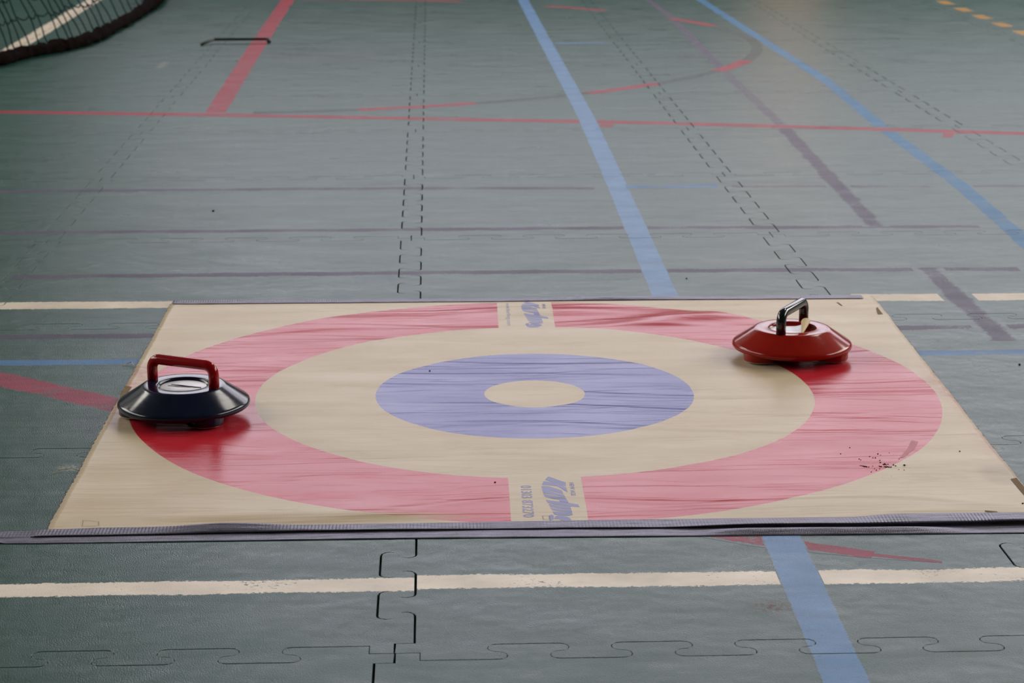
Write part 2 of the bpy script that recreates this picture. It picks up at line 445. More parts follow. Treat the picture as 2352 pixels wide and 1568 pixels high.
# ------------------------------------------------------------------ target mat
MC = Vector((0.1897, 0.9818)); MROT = -0.016
def sm0(t): t = max(0.0, t); return t*t*(3-2*t)
def mat_h(x, y):
    n1 = noise.noise(Vector((x*2.2, y*9.0, 1.7)))
    wob = 0.5*noise.noise(Vector((x*3.0, y*3.0, 8.1)))
    f = noise.noise(Vector((x*1.3+4.0, y*11.0+wob, 0.3)))
    f2 = noise.noise(Vector((x*2.3+9.0, y*30.0+wob*2, 5.3)))
    crease = sm0(1-abs(f)/0.17); crease2 = sm0(1-abs(f2)/0.22)
    am = 0.55+0.45*noise.noise(Vector((x*1.7, y*2.0, 12.0)))
    h = 0.0013 + 0.0018*(n1+0.5) + am*(0.00115*crease + 0.00007*crease2)
    far = min(1, max(0, (y-1.25)/0.3))
    h += far*0.0016*(0.5+0.5*math.sin(y*70+3.0*noise.noise(Vector((x*2, y*2, 3)))))*(0.6+0.8*noise.noise(Vector((x*1.3, 2.2, 0.4))))
    h += 0.0075*math.exp(-((x-0.47-(y-1.44)*1.4)/0.085)**2-((y-1.43)/0.05)**2)
    h += 0.0045*math.exp(-((x-0.25)/0.13)**2-((y-1.50)/0.03)**2)
    dl = x-(-0.4198+(y-0.403)*0.0089)
    h += 0.0022*max(0, 1-dl/0.035)**2*(0.6+0.5*noise.noise(Vector((y*6, 0.3, 0.1))))
    dn = min(1, max(0.15, (y-0.39)/0.05)) if y < 0.44 else 1
    df = min(1, max(0.15, (1.60-y)/0.04)) if y > 1.56 else 1
    return max(0.0009, 0.0012+(h-0.0012)*dn*df)

def jag(y):
    return 0.0014*noise.noise(Vector((y*140, 0.1, 0.2))) + 0.0010*noise.noise(Vector((y*420, 4.1, 0.2)))
def mat_left(y): return -0.4198+(y-0.403)*0.0089 + jag(y)
def mat_right(y): return 0.8095-(1.566-y)*0.0221 + 0.6*jag(y+7)

tm = NT('printed_vinyl')
pv = tm.obj((1, 1, 0), (-MC.x, -MC.y, 0))
wv = tm.noise(tm.obj((1, 1, 0)), 5.0, 2)
rr = tm.n('ShaderNodeVectorMath', _operation='LENGTH', i0=pv).outputs['Value']
def lt(r): return tm.mr(rr, r-0.0006, r+0.0006, 1, 0)
rot = tm.n('ShaderNodeVectorRotate', _rotation_type='Z_AXIS', Vector=pv, Angle=-MROT)
sx = tm.n('ShaderNodeSeparateXYZ', i0=rot.outputs[0])
cream = tm.mix(tm.mr(tm.noise(tm.obj((2.5, 9, 1)), 1.6, 5, 0.6), 0.35, 0.7), (0.50, 0.40, 0.265, 1), (0.57, 0.47, 0.335, 1))
cream = tm.mix(tm.mr(tm.noise(tm.obj((3, 6, 1), (5, 2, 0)), 3.5, 4, 0.7), 0.55, 0.8, 0, 0.45), cream, (0.34, 0.25, 0.10, 1))
redc = tm.mix(tm.mr(tm.noise(tm.obj((2, 9, 1)), 2.0, 5, 0.65), 0.3, 0.7), (0.42, 0.014, 0.026, 1), (0.48, 0.022, 0.036, 1))
bluec = tm.mix(tm.mr(tm.noise(tm.obj((2, 9, 1)), 2.0, 5, 0.65), 0.3, 0.7), (0.058, 0.064, 0.28, 1), (0.080, 0.085, 0.33, 1))
ring_red = tm.math('MULTIPLY', lt(0.586), tm.math('SUBTRACT', 1.0, lt(0.4065)))
panel = tm.math('MULTIPLY', tm.mr(tm.math('ABSOLUTE', tm.math('SUBTRACT', sx.outputs[0], 0.0)), 0.0460, 0.0472, 1, 0),
                tm.mr(tm.math('ABSOLUTE', sx.outputs[1]), 0.38, 0.381, 0, 1))
ring_red = tm.math('MULTIPLY', ring_red, tm.math('SUBTRACT', 1.0, panel))
ring_blue = tm.math('MULTIPLY', lt(0.2325), tm.math('SUBTRACT', 1.0, lt(0.0735)))
inkred = tm.mr(ring_red, 0, 1)
c = tm.mix(ring_red, cream, redc); c = tm.mix(ring_blue, c, bluec)
# pink dye that bled along both cut sides
ys = tm.n('ShaderNodeSeparateXYZ', i0=tm.obj())
for (x, y, sx_, sy_, k) in ((-0.405, 0.98, 0.020, 0.17, 0.75), (0.795, 0.98, 0.022, 0.16, 0.65), (0.79, 0.70, 0.02, 0.12, 0.35), (-0.40, 1.13, 0.018, 0.05, 0.6)):
    ln = tm.n('ShaderNodeVectorMath', _operation='LENGTH', i0=tm.obj((1/sx_, 1/sy_, 0), (-x/sx_, -y/sy_, 0))).outputs['Value']
    mm = tm.math('MULTIPLY', tm.mr(ln, 1.3, 0.2, 0, 1, True), tm.mr(tm.noise(tm.obj((1, 1, 0)), 60, 5, 0.7), 0.35, 0.62, 0.0, k))
    c = tm.mix(mm, c, (0.42, 0.12, 0.13, 1))
# ochre water stain along the front edge and a grey rub at the right cut side
for (x, y, sx_, sy_, col, k) in ((-0.10, 0.425, 0.20, 0.022, (0.33, 0.23, 0.075, 1), 0.8), (0.77, 0.56, 0.03, 0.05, (0.22, 0.17, 0.13, 1), 0.35), (0.684, 0.64, 0.008, 0.036, (0.30, 0.10, 0.09, 1), 0.0)):
    ln = tm.n('ShaderNodeVectorMath', _operation='LENGTH', i0=tm.obj((1/sx_, 1/sy_, 0), (-x/sx_, -y/sy_, 0))).outputs['Value']
    c = tm.mix(tm.mr(ln, 1.2, 0.5, 0, k, True), c, col)
scr = tm.math('MULTIPLY', tm.math('SINE', tm.math('MULTIPLY', ys.outputs[0], 1700.0)), 0.5)
scr2 = tm.math('MULTIPLY', tm.math('SINE', tm.math('MULTIPLY', ys.outputs[1], 1700.0)), 0.5)
weave = tm.math('ADD', scr, tm.math('MULTIPLY', scr2, 0.6))
nb = tm.bump(weave, 0.07, 0.00018)
cr = tm.noise(tm.obj((1.8, 15, 1)), 1.5, 3, 0.55, 0.6)
cr = tm.math('ABSOLUTE', tm.math('SUBTRACT', cr, 0.5))
nb = tm.bump(tm.mr(cr, 0.0, 0.10, 1, 0, True), 0.16, 0.0012, nb)
ink = tm.math('MAXIMUM', ring_red, ring_blue)
rgh = tm.math('ADD', tm.mr(tm.noise(tm.obj((2, 6, 1)), 3, 4), 0.3, 0.7, -0.03, 0.03), tm.mr(ink, 0, 1, 0.40, 0.24))
MAT = tm.out(Base_Color=c, Roughness=rgh, Specular_IOR_Level=tm.mr(ink, 0, 1, 0.42, 0.20), Normal=nb)

NX, NY = 170, 430
YN, YF = 0.3860, 1.602
verts, faces = [], []
for b in range(NY+1):
    y = YN+(YF-YN)*b/NY
    xl, xr = mat_left(y), mat_right(y)
    for a in range(NX+1):
        x = xl+(xr-xl)*a/NX
        verts.append((x, y + (0 if 0 < b < NY else 0), mat_h(x, y)))
for b in range(NY):
    for a in range(NX):
        k = b*(NX+1)+a; faces.append((k, k+1, k+NX+2, k+NX+1))
ring = [a for a in range(NX+1)] + [b*(NX+1)+NX for b in range(1, NY+1)] + [NY*(NX+1)+a for a in range(NX-1, -1, -1)] + [b*(NX+1) for b in range(NY-1, 0, -1)]
base = len(verts)
for k in ring: verts.append((verts[k][0], verts[k][1], verts[k][2]-0.0007))
n = len(ring)
for k in range(n): faces.append((ring[k], base+k, base+(k+1) % n, ring[(k+1) % n]))
mat_o = mesh('target_mat', verts, faces, MAT, smooth=True)
tag(mat_o, 'cream vinyl target mat with printed red and blue rings, taped to the green floor', 'mat')

def on_mat(name, polys, mat, lift=0.00016, parent=mat_o, label=None, step=0.008):
    """flat print or scrap that follows the mat surface; polys are outlines in floor coordinates"""
    bm = bmesh.new()
    for p in polys:
        if isinstance(p, bmesh.types.BMesh):
            me = bpy.data.meshes.new('tmp'); p.to_mesh(me); bm.from_mesh(me); bpy.data.meshes.remove(me); p.free()
        else:
            bm.faces.new([bm.verts.new((x, y, 0)) for x, y in p])
    bm.normal_update(); bmesh.ops.triangulate(bm, faces=bm.faces[:])
    xs = [v.co.x for v in bm.verts]; ysv = [v.co.y for v in bm.verts]
    x = math.floor(min(xs)/step)*step
    while x < max(xs):
        bmesh.ops.bisect_plane(bm, geom=bm.verts[:]+bm.edges[:]+bm.faces[:], dist=1e-7, plane_co=(x, 0, 0), plane_no=(1, 0, 0)); x += step
    y = math.floor(min(ysv)/step)*step; sy = step*0.5
    while y < max(ysv):
        bmesh.ops.bisect_plane(bm, geom=bm.verts[:]+bm.edges[:]+bm.faces[:], dist=1e-7, plane_co=(0, y, 0), plane_no=(0, 1, 0)); y += sy
    for v in bm.verts: v.co.z = mat_h(v.co.x, v.co.y) + lift
    for f in bm.faces:
        f.normal_update()
        if f.normal.z < 0: f.normal_flip()
    o = from_bm(name, bm, mat, parent)
    if label: o['label'] = label
    return o

ti = NT('blue_print_ink')
INK = ti.out(Base_Color=ti.mix(ti.mr(ti.noise(ti.obj(), 40, 4), 0.3, 0.7), (0.085, 0.095, 0.29, 1), (0.12, 0.13, 0.34, 1)), Roughness=0.36)

LOGO = [
 [(0.1878,0.5808),(0.1894,0.5807),(0.1984,0.5679),(0.2091,0.5549),(0.2084,0.5439),(0.2078,0.5378),(0.2059,0.5427),(0.2029,0.5458),(0.2056,0.5386),(0.2084,0.5316),(0.2091,0.514),(0.204,0.525),(0.1977,0.5403),(0.1919,0.5426),(0.1862,0.5456),(0.1786,0.5467),(0.1791,0.5515),(0.1813,0.5615),(0.1869,0.5594),(0.1935,0.5556),(0.1911,0.5592),(0.1833,0.5675),(0.1856,0.5741)],
 [(0.1769,0.5385),(0.1784,0.5419),(0.1838,0.5416),(0.1887,0.5387),(0.2025,0.5217),(0.2032,0.5086),(0.1962,0.5146),(0.1875,0.5233),(0.1864,0.5218),(0.1952,0.5119),(0.2034,0.5049),(0.2046,0.4939),(0.197,0.4985),(0.187,0.507),(0.1781,0.5127),(0.1774,0.5276),(0.1784,0.5303)],
 [(0.1782,0.51),(0.186,0.5037),(0.1943,0.4966),(0.205,0.4909),(0.2074,0.4724),(0.1967,0.4774),(0.1971,0.4826),(0.1954,0.4854),(0.1861,0.4904),(0.1793,0.496)],
 [(0.18,0.4847),(0.1885,0.4804),(0.2077,0.471),(0.2188,0.464),(0.22,0.454),(0.2085,0.458),(0.1918,0.4659),(0.1818,0.4722)],
 [(0.1824,0.4683),(0.1916,0.464),(0.2086,0.4561),(0.209,0.4464),(0.1982,0.4501),(0.184,0.4566)],
 [(0.1841,0.4533),(0.1917,0.4504),(0.2091,0.4445),(0.2095,0.4343),(0.2078,0.4331),(0.2099,0.4292),(0.2093,0.4255),(0.2047,0.4225),(0.195,0.4242),(0.1868,0.4284),(0.1861,0.4385),(0.1941,0.4363),(0.2016,0.4347),(0.2019,0.4372),(0.1935,0.4395),(0.1856,0.4437)],
 [(0.1803,0.4217),(0.1818,0.4261),(0.1854,0.4263),(0.1863,0.4215),(0.1855,0.4102),(0.1837,0.4091),(0.1807,0.4055),(0.1799,0.413)],
 [(0.1866,0.4152),(0.1884,0.4214),(0.1918,0.424),(0.202,0.4195),(0.2057,0.4137),(0.2068,0.408),(0.2054,0.4019),(0.2032,0.4001),(0.1994,0.4022),(0.1987,0.404),(0.194,0.4074),(0.1918,0.4112),(0.1866,0.4114)],
 [(0.1808,0.4078),(0.1845,0.4086),(0.1980,0.4036),(0.2032,0.3998),(0.1987,0.3923),(0.1867,0.3916),(0.1822,0.3967)]]
on_mat('logo_lettering', LOGO[:8], INK, label='bold slanted lettering printed beside the front tape')
on_mat('logo_lettering', [[(x+0.0150, y+0.9935) for x, y in p] for p in LOGO], INK, label='bold slanted lettering printed by the far tape')

def text_bm(s, x_base, x_top, y_start, y_end, bold=0.0):
    """lettering that reads towards the camera with its tops to the right, stretched into the given box"""
    cu = bpy.data.curves.new('t', 'FONT'); cu.body = s; cu.size = 1; cu.offset = bold; cu.resolution_u = 4
    ob = bpy.data.objects.new('t', cu); COL.objects.link(ob)
    dg = bpy.context.evaluated_depsgraph_get(); dg.update()
    me = bpy.data.meshes.new_from_object(ob.evaluated_get(dg))
    bpy.data.objects.remove(ob); bpy.data.curves.remove(cu)
    bm = bmesh.new(); bm.from_mesh(me); bpy.data.meshes.remove(me)
    bmesh.ops.remove_doubles(bm, verts=bm.verts, dist=1e-5)
    xs = [v.co.x for v in bm.verts]; yv = [v.co.y for v in bm.verts]
    a, b, cc, d = min(xs), max(xs), min(yv), max(yv)
    for v in bm.verts:
        u = (v.co.x-a)/(b-a); w_ = (v.co.y-cc)/(d-cc)
        y = y_start+(y_end-y_start)*u
        v.co = Vector((x_base+(x_top-x_base)*w_+(y-y_start)*0.016, y, 0))
    return bm
on_mat('phone_number', [text_bm('01303 873270', 0.1508, 0.1646, 0.5450, 0.4190, 0.012)], INK, label='telephone number printed on the front panel')
on_mat('small_lettering', [text_bm('NEW AGE', 0.2132, 0.2192, 0.5541, 0.4990, 0.02)], INK, label='small line of capitals on the front panel')
INK2 = plain('pale_blue_print_ink', (0.20, 0.19, 0.33, 1), 0.36)
on_mat('web_address', [text_bm('www.kurling.com', 0.1652, 0.1745, 1.5630, 1.4030, 0.01)], INK2, label='web address printed on the far panel')
on_mat('small_lettering', [text_bm('NEW AGE', 0.2292, 0.2350, 1.5541, 1.5060, 0.02)], INK, label='small line of capitals on the far panel')

# thin pencilled rectangles
def outline(p, w=0.00025):
    out = []
    for a, b in zip(p, p[1:]+p[:1]):
        a = Vector(a); b = Vector(b); d = (b-a).normalized(); nn = Vector((-d.y, d.x))*w
        out.append([tuple(a-nn), tuple(b-nn), tuple(b+nn), tuple(a+nn)])
    return out
PENCIL = plain('pencil_line', (0.20, 0.14, 0.08, 1), 0.6)
on_mat('pencil_mark', outline([(-0.3822, 0.4302), (-0.3625, 0.4245), (-0.3604, 0.4100), (-0.3800, 0.4090)]), PENCIL, 0.0004, label='pencilled rectangle in the near left corner')
on_mat('pencil_mark', outline([(0.1727, 0.4232), (0.1811, 0.4228), (0.1814, 0.4095), (0.1735, 0.4095)]), PENCIL, 0.0004, label='pencilled rectangle next to the bold lettering')

tt = NT('old_tan_tape')
TAN = tt.out(Base_Color=tt.mix(tt.noise(tt.obj(), 120, 4, 0.7), (0.11, 0.072, 0.03, 1), (0.22, 0.15, 0.075, 1)), Roughness=0.75, Specular_IOR_Level=0.2)
for p, lb in (([(0.7965, 1.4939), (0.8005, 1.5030), (0.7985, 1.4456), (0.7891, 1.443)], 'brown tape scrap at the far right corner'),
              ([(0.7768, 0.5412), (0.7855, 0.545), (0.7850, 0.47), (0.7759, 0.4736)], 'brown tape scrap at the near right corner'),
              ([(-0.4137, 1.0415), (-0.4045, 1.0387), (-0.406, 0.9812), (-0.4142, 0.9721)], 'tan tape scrap on the left edge'),
              ([(0.712, 0.4174), (0.726, 0.4137), (0.7287, 0.4037), (0.7248, 0.4037), (0.7224, 0.4100), (0.7124, 0.4134)], 'torn tape scrap by the front tape'),
              ([(0.7373, 1.5428), (0.7403, 1.5428), (0.7436, 1.5161), (0.7406, 1.5161)], 'small brown tape scrap near the far right corner')):
    on_mat('tape_scrap', [p], TAN, 0.0005, label=lb)
DULL = plain('dried_rub_mark', (0.36, 0.03, 0.03, 1), 0.42)
on_mat('rub_mark', [[(0.6884, 0.7213), (0.6965, 0.7148), (0.6837, 0.681), (0.663, 0.6444), (0.6539, 0.637), (0.6763, 0.6873)]], DULL, 0.0002, label='dull rubbed streak at the right of the red ring')

# frayed threads along both cut sides
bm = bmesh.new(); rf = random.Random(11)
for side in (-1, 1):
    for k in range(230 if side < 0 else 90):
        y = rf.uniform(0.41, 1.59)
        x = mat_left(y) if side < 0 else mat_right(y)
        L = rf.uniform(0.001, 0.0035); z = 0.0016
        tube(bm, [(x-side*0.001, y, mat_h(x, y)-0.0002), (x+side*L*0.6, y+rf.uniform(-0.001, 0.001), z), (x+side*L, y+rf.uniform(-0.002, 0.002), 0.0008)], 0.00022, 4)
tube(bm, [(-0.4165, 0.633, 0.002), (-0.430, 0.640, 0.0030), (-0.446, 0.636, 0.0022), (-0.452, 0.626, 0.0006)], 0.0004, 5)
tube(bm, [(-0.4185, 1.17, 0.002), (-0.424, 1.185, 0.004), (-0.432, 1.183, 0.002), (-0.437, 1.176, 0.0006)], 0.0005, 5)
THREAD = plain('cream_thread', (0.45, 0.36, 0.20, 1), 0.8)
fr = from_bm('frayed_thread', bm, THREAD, mat_o); fr['kind'] = 'stuff'

# ------------------------------------------------------------------ duct tape
def tape_mat(name, ribs):
    t = NT(name)
    uv = t.n('ShaderNodeUVMap'); s = t.n('ShaderNodeSeparateXYZ', i0=uv.outputs[0])
    rib = t.math('SINE', t.math('MULTIPLY', s.outputs[0], 2*PI/0.0042))
    rm = t.math('MULTIPLY', t.mr(s.outputs[1], 0.55, 0.45, 0, 1), t.mr(t.noise(t.obj((6, 1, 1)), 2.0, 2), 0.42, 0.62))
    cross = t.math('SINE', t.math('MULTIPLY', s.outputs[0], 2*PI/0.0021))
    cross = t.math('ADD', cross, t.math('SINE', t.math('MULTIPLY', s.outputs[1], 2*PI/0.05)))
    rough = t.noise(t.obj((1, 1, 0)), 420, 3, 0.7)
    wr = t.noise(t.obj((5, 60, 1)), 3.0, 4, 0.6)
    n1 = t.bump(t.math('MULTIPLY', rib, rm), ribs, 0.0009)
    n2 = t.bump(cross, 0.10, 0.0003, n1)
    n3 = t.bump(wr, 0.35, 0.0025, n2)
    n4 = t.bump(rough, 0.5, 0.0006, n3)
    col = t.mix(t.mr(t.noise(t.obj((4, 30, 1)), 6, 5, 0.7), 0.40, 0.66), (0.21, 0.205, 0.27, 1), (0.11, 0.10, 0.125, 1))
    return t.out(Base_Color=col, Roughness=0.40, Metallic=0.75, Normal=n4)
TAPE = tape_mat('grey_duct_tape', 0.24)

def tape(name, xs, prof):
    """prof(x) -> list of (y, z) across the tape, all the same length"""
    verts, faces, uv = [], [], []
    rows = [prof(x) for x in xs]; m = len(rows[0])
    for x, r in zip(xs, rows):
        for k, (y, z) in enumerate(r): verts.append((x, y, z)); uv.append((x, k/(m-1)))
    for a in range(len(xs)-1):
        for k in range(m-1):
            q = a*m+k; faces.append((q, q+1, q+m+1, q+m))
    o = mesh(name, verts, faces, TAPE, smooth=True, uv=uv)
    md = o.modifiers.new('thick', 'SOLIDIFY'); md.thickness = 0.00015; md.offset = 1
    return o

def lerp(pts, x):
    if x <= pts[0][0]: return pts[0][1]
    for (a, b), (c_, d) in zip(pts, pts[1:]):
        if x <= c_: return b+(d-b)*(x-a)/(c_-a)
    return pts[-1][1]
def sm(a, b, x):
    t_ = min(1, max(0, (x-a)/(b-a))); return t_*t_*(3-2*t_)

def near_prof(x):
    yt = lerp([(-0.52, 0.3965), (-0.43, 0.3985), (-0.36, 0.4030), (0.0, 0.4030), (0.30, 0.4055), (0.55, 0.4035), (0.65, 0.4045), (0.86, 0.397)], x)
    yb = lerp([(-0.52, 0.366), (-0.475, 0.358), (-0.46, 0.3545), (-0.42, 0.353), (0.0, 0.352), (0.30, 0.346), (0.40, 0.344), (0.86, 0.337)], x)
    yc = lerp([(-0.44, 0.3755), (-0.2, 0.3785), (0.02, 0.3795), (0.2, 0.378), (0.30, 0.3745), (0.45, 0.371), (0.60, 0.367), (0.74, 0.3695), (0.86, 0.366)], x)
    on = sm(-0.440, -0.428, x)                                    # the mat carries the tape from its corner on
    lip = on*(0.0012 + 0.0004*noise.noise(Vector((x*6, 0.2, 4))) + 0.0040*sm(0.30, 0.44, x) + 0.0012*math.exp(-((x+0.10)/0.12)**2))
    fold = 0.0070*math.exp(-((x+0.205)/0.075)**2) + 0.0060*sm(0.52, 0.60, x)*(1-0.3*sm(0.78, 0.86, x))
    out = []
    def mh(y): return (mat_h(max(x, -0.418), y)+0.0004)*on + 0.0006*(1-on)
    out.append((yt, max(mh(yt), 0.0007)))
    for k in range(1, 9):
        f = k/9; y = yt+(yc-yt)*f
        z0 = mh(y)*(1-f) + (lip+0.0006)*f
        out.append((y, z0 + fold*(1-f)**0.8*min(1, f*5) + 0.0005*noise.noise(Vector((x*14, f*3, 1.1)))*f*on))
    out.append((yc-0.0004, lip+0.0004))
    out.append((yc+0.0008, lip*0.8+0.0004))
    out.append((yc+0.0030*on, 0.0006+lip*0.18))
    out.append((yc+0.0026*on-0.0002, 0.0007))
    flap = 0.0042*sm(0.34, 0.42, x)*(1-sm(0.60, 0.70, x))           # lifted lower flap at the right
    for k in range(1, 8):
        f = k/7; y = (yc+0.0015)+(yb-yc-0.0015)*f
        out.append((y, 0.0005 + 0.00025*noise.noise(Vector((x*20, f*3, 6.6))) + flap*math.sin(PI*f)**2 + 0.004*(1-sm(-0.485, -0.462, x))*f*f))
    return out
xs = [-0.52+1.38*k/460 for k in range(461)]
tp = tape('duct_tape', xs, near_prof)
tag(tp, 'wrinkled grey duct tape strip along the front edge of the mat', 'tape')

def far_prof(x):
    yt = lerp([(-0.409, 1.6225), (0.2, 1.6135), (0.792, 1.6080)], x) + 0.0012*noise.noise(Vector((x*12, 3.3, 0)))
    yb = lerp([(-0.409, 1.588), (-0.38, 1.5865), (-0.2, 1.584), (0.2, 1.577), (0.792, 1.574)], x) + 0.0018*noise.noise(Vector((x*9, 1.3, 0)))
    ye = 1.602
    crinkle = 0.0012*noise.noise(Vector((x*10, 7.7, 2)))
    dark = 0.0035*math.exp(-((x-0.36)/0.12)**2)
    out = []
    for k in range(13):
        f = k/12; y = yt+(yb-yt)*f
        if y > ye: z = 0.0008 + dark*math.sin(PI*f) + max(0, crinkle)*f
        else: z = mat_h(x, min(y, 1.598))+0.0009 + dark*math.sin(PI*f) + 0.0006*abs(noise.noise(Vector((x*25, f*4, 9))))
        out.append((y, z))
    return out
xs = [-0.409+1.2*k/300 for k in range(301)]
tp2 = tape('duct_tape', xs, far_prof)
tag(tp2, 'narrow grey duct tape strip along the far edge of the mat', 'tape')

# ------------------------------------------------------------------ curling stones
def plastic(name, a, b, rough=0.13, spec=0.35):
    t = NT(name)
    f = t.noise(t.obj((1, 1, 1)), 30, 4, 0.6)
    sc = t.noise(t.obj((1, 1, 3)), 120, 5, 0.7)
    return t.out(Base_Color=t.mix(t.mr(f, 0.3, 0.7), a, b), Specular_IOR_Level=spec, Roughness=t.mr(sc, 0.4, 0.75, rough, rough+0.08))
NAVY = plastic('navy_plastic', (0.003, 0.006, 0.020, 1), (0.006, 0.010, 0.028, 1))
REDP = plastic('red_plastic', (0.26, 0.007, 0.003, 1), (0.32, 0.010, 0.004, 1))
REDH = plastic('red_handle_plastic', (0.26, 0.003, 0.005, 1), (0.30, 0.004, 0.006, 1), 0.08)
BLKH = plastic('black_handle_plastic', (0.004, 0.005, 0.006, 1), (0.007, 0.008, 0.009, 1), 0.05, 0.75)
CHROME = plain('steel_ring', (0.62, 0.61, 0.58, 1), 0.22, Metallic=1.0)
tl = NT('scuffed_silver_foil')
v = tl.obj()
sc = tl.noise(tl.obj((30, 90, 1)), 1.0, 5, 0.6)
SILVER = tl.out(Base_Color=tl.mix(tl.mr(tl.noise(tl.obj(), 55, 4, 0.7), 0.55, 0.75), (0.72, 0.71, 0.74, 1), (0.42, 0.37, 0.22, 1)), Metallic=0.25,
                Roughness=tl.mr(sc, 0.3, 0.7, 0.28, 0.5), Normal=tl.bump(tl.noise(tl.obj(), 90, 3), 0.3, 0.001))
BACKING = plain('cream_sticker_back', (0.62, 0.47, 0.26, 1), 0.6)
GREYP = plain('grey_label_print', (0.10, 0.12, 0.10, 1), 0.4)

ZT = 0.0445
def stone(name, loc, rz, body_m, handle_m, foot_angles, label):
    e = empty(name, loc, 0); tag(e, label, 'curling stone', 'curling stones on the mat')
    bm = bmesh.new()
    lathe(bm, [(0, 0.0115), (0.060, 0.0112), (0.078, 0.0108), (0.0862, 0.0112), (0.0885, 0.0122), (0.0905, 0.0132), (0.0922, 0.0150), (0.0931, 0.0172), (0.0929, 0.0195),
               (0.0918, 0.0214), (0.0898, 0.0232), (0.0605, 0.0424), (0.0588, 0.0436), (0.0570, 0.0443), (0.0550, ZT), (0.0385, ZT), (0.0374, 0.0443), (0.0366, 0.0436), (0.0364, 0.0395), (0, 0.0393)], 128)
    bmesh.ops.recalc_face_normals(bm, faces=bm.faces)
    from_bm('body', bm, body_m, e, True)
    for a in foot_angles:
        x, y = 0.0655*math.cos(a), 0.0655*math.sin(a)
        bm = bmesh.new()
        lathe(bm, [(0.0265, 0.0150), (0.0262, 0.0040), (0.0255, 0.0026), (0.0, 0.0026)], 48, x, y)
        bmesh.ops.recalc_face_normals(bm, faces=bm.faces)
        ft = from_bm('foot', bm, body_m, e, True)
        bm = bmesh.new()
        lathe(bm, [(0.0, 0.0028), (0.0240, 0.0028), (0.0246, 0.0022), (0.0240, 0.0014), (0.008, 0.0010), (0.006, 0.0000), (0, -0.0004)], 48, x, y)
        bmesh.ops.recalc_face_normals(bm, faces=bm.faces)
        from_bm('bearing_ring', bm, CHROME, ft, True)
    bm = bmesh.new()
    hs = 0.0512; top = ZT+0.0315
    d = Vector((math.cos(rz), math.sin(rz), 0))
    p = round_path([d*-hs+Vector((0, 0, ZT-0.004)), d*-hs+Vector((0, 0, top)), d*hs+Vector((0, 0, top)), d*hs+Vector((0, 0, ZT-0.004))], 0.0135, 10)
    tube(bm, p, 0.0075, 24)
    bmesh.ops.recalc_face_normals(bm, faces=bm.faces)
    h = from_bm('handle', bm, handle_m, e, True); h['label'] = ('red' if handle_m is REDH else 'black') + ' bent tube handle'
    return e, d

mz = lambda x, y: max(mat_h(x+0.03*i, y+0.03*j) for i in range(-3, 4) for j in range(-3, 4)) + 0.0006
LP = (-0.3102, 0.8877); RP = (0.6010, 1.1845)
sl, dl = stone('curling_stone', (*LP, mz(*LP)), math.atan2(0.8649-0.9111, -0.2654+0.3553), NAVY, REDH,
               [math.radians(a) for a in (-58, 62, 182)], 'navy blue curling stone with red handle at the left edge of the mat')
bm = bmesh.new()
lathe(bm, [(0, 0.0410), (0.010, 0.0411), (0.032, 0.0410), (0.0335, 0.0404), (0.0335, 0.0394)], 64)
for vv in bm.verts: vv.co.z += 0.0006*math.sin(vv.co.y*140+vv.co.x*30)*(1-(vv.co.xy.length/0.034)**2)
bmesh.ops.recalc_face_normals(bm, faces=bm.faces)
ld = from_bm('label_disc', bm, SILVER, sl, True); ld['label'] = 'scratched silver disc'
bm = bmesh.new()                                                     # the dark creases in its foil
tube(bm, [(-0.018, 0.010, 0.0413), (-0.006, 0.004, 0.0416), (0.008, -0.003, 0.0416), (0.026, -0.010, 0.0412)], 0.0007, 6)
tube(bm, [(-0.022, 0.004, 0.0412), (-0.008, 0.000, 0.0415), (0.010, -0.005, 0.0415)], 0.0005, 6)
from_bm('foil_crease', bm, plain('dark_crease', (0.05, 0.05, 0.09, 1), 0.4), ld, True)

sr, dr = stone('curling_stone', (*RP, mz(*RP)), math.atan2(1.2283-1.1364, 0.6263-0.5747), REDP, BLKH,
               [math.radians(a) for a in (-32, -146, 90)], 'red curling stone with black handle and peeling sticker, at the far right of the mat')
# silver sticker, its right half peeled up and rolled over so that the cream back shows
R_ = 0.0335
F0, F1 = Vector((0.010, -0.0310)), Vector((0.0235, 0.0235))       # fold line, near end to far end
bm = bmesh.new(); nu, nk = 26, 22
rows = []
for i in range(nu+1):
    u = i/nu; p = F0.lerp(F1, u); row = []
    xl = -math.sqrt(max(1e-8, R_*R_-p.y*p.y))
    for k in range(nk+1):
        x = xl+(p.x-xl)*k/nk; d = p.x-x
        lift = (0.0012+0.0032*u)*max(0, 1-d/0.017)**2
        row.append(bm.verts.new((x, p.y, 0.0402+lift)))
    rows.append(row)
for a, b in zip(rows, rows[1:]):
    for k in range(nk): bm.faces.new((a[k], a[k+1], b[k+1], b[k]))
bmesh.ops.recalc_face_normals(bm, faces=bm.faces)
lab = from_bm('sticker', bm, SILVER, sr, True); lab['label'] = 'silver sticker, half peeled'
bm = bmesh.new(); rings = []
for i in range(nu+1):
    u = i/nu; p = F0.lerp(F1, u); r = 0.0008+0.0054*u**0.8; n = 20
    c0 = Vector((p.x+r*0.3, p.y, 0.0402+0.0012+0.0026*u+r*0.55))
    rings.append([bm.verts.new(c0+Vector((r*(1.25-0.25*k/n)*math.cos(math.radians(200-290*k/n)), 0, r*(1.0-0.2*k/n)*math.sin(math.radians(200-290*k/n))))) for k in range(n+1)])
for a, b in zip(rings, rings[1:]):
    for k in range(len(a)-1): bm.faces.new((a[k], a[k+1], b[k+1], b[k]))
bmesh.ops.recalc_face_normals(bm, faces=bm.faces)
c1 = from_bm('sticker_curl', bm, BACKING, lab, True); c1['label'] = 'rolled cream back of the sticker'

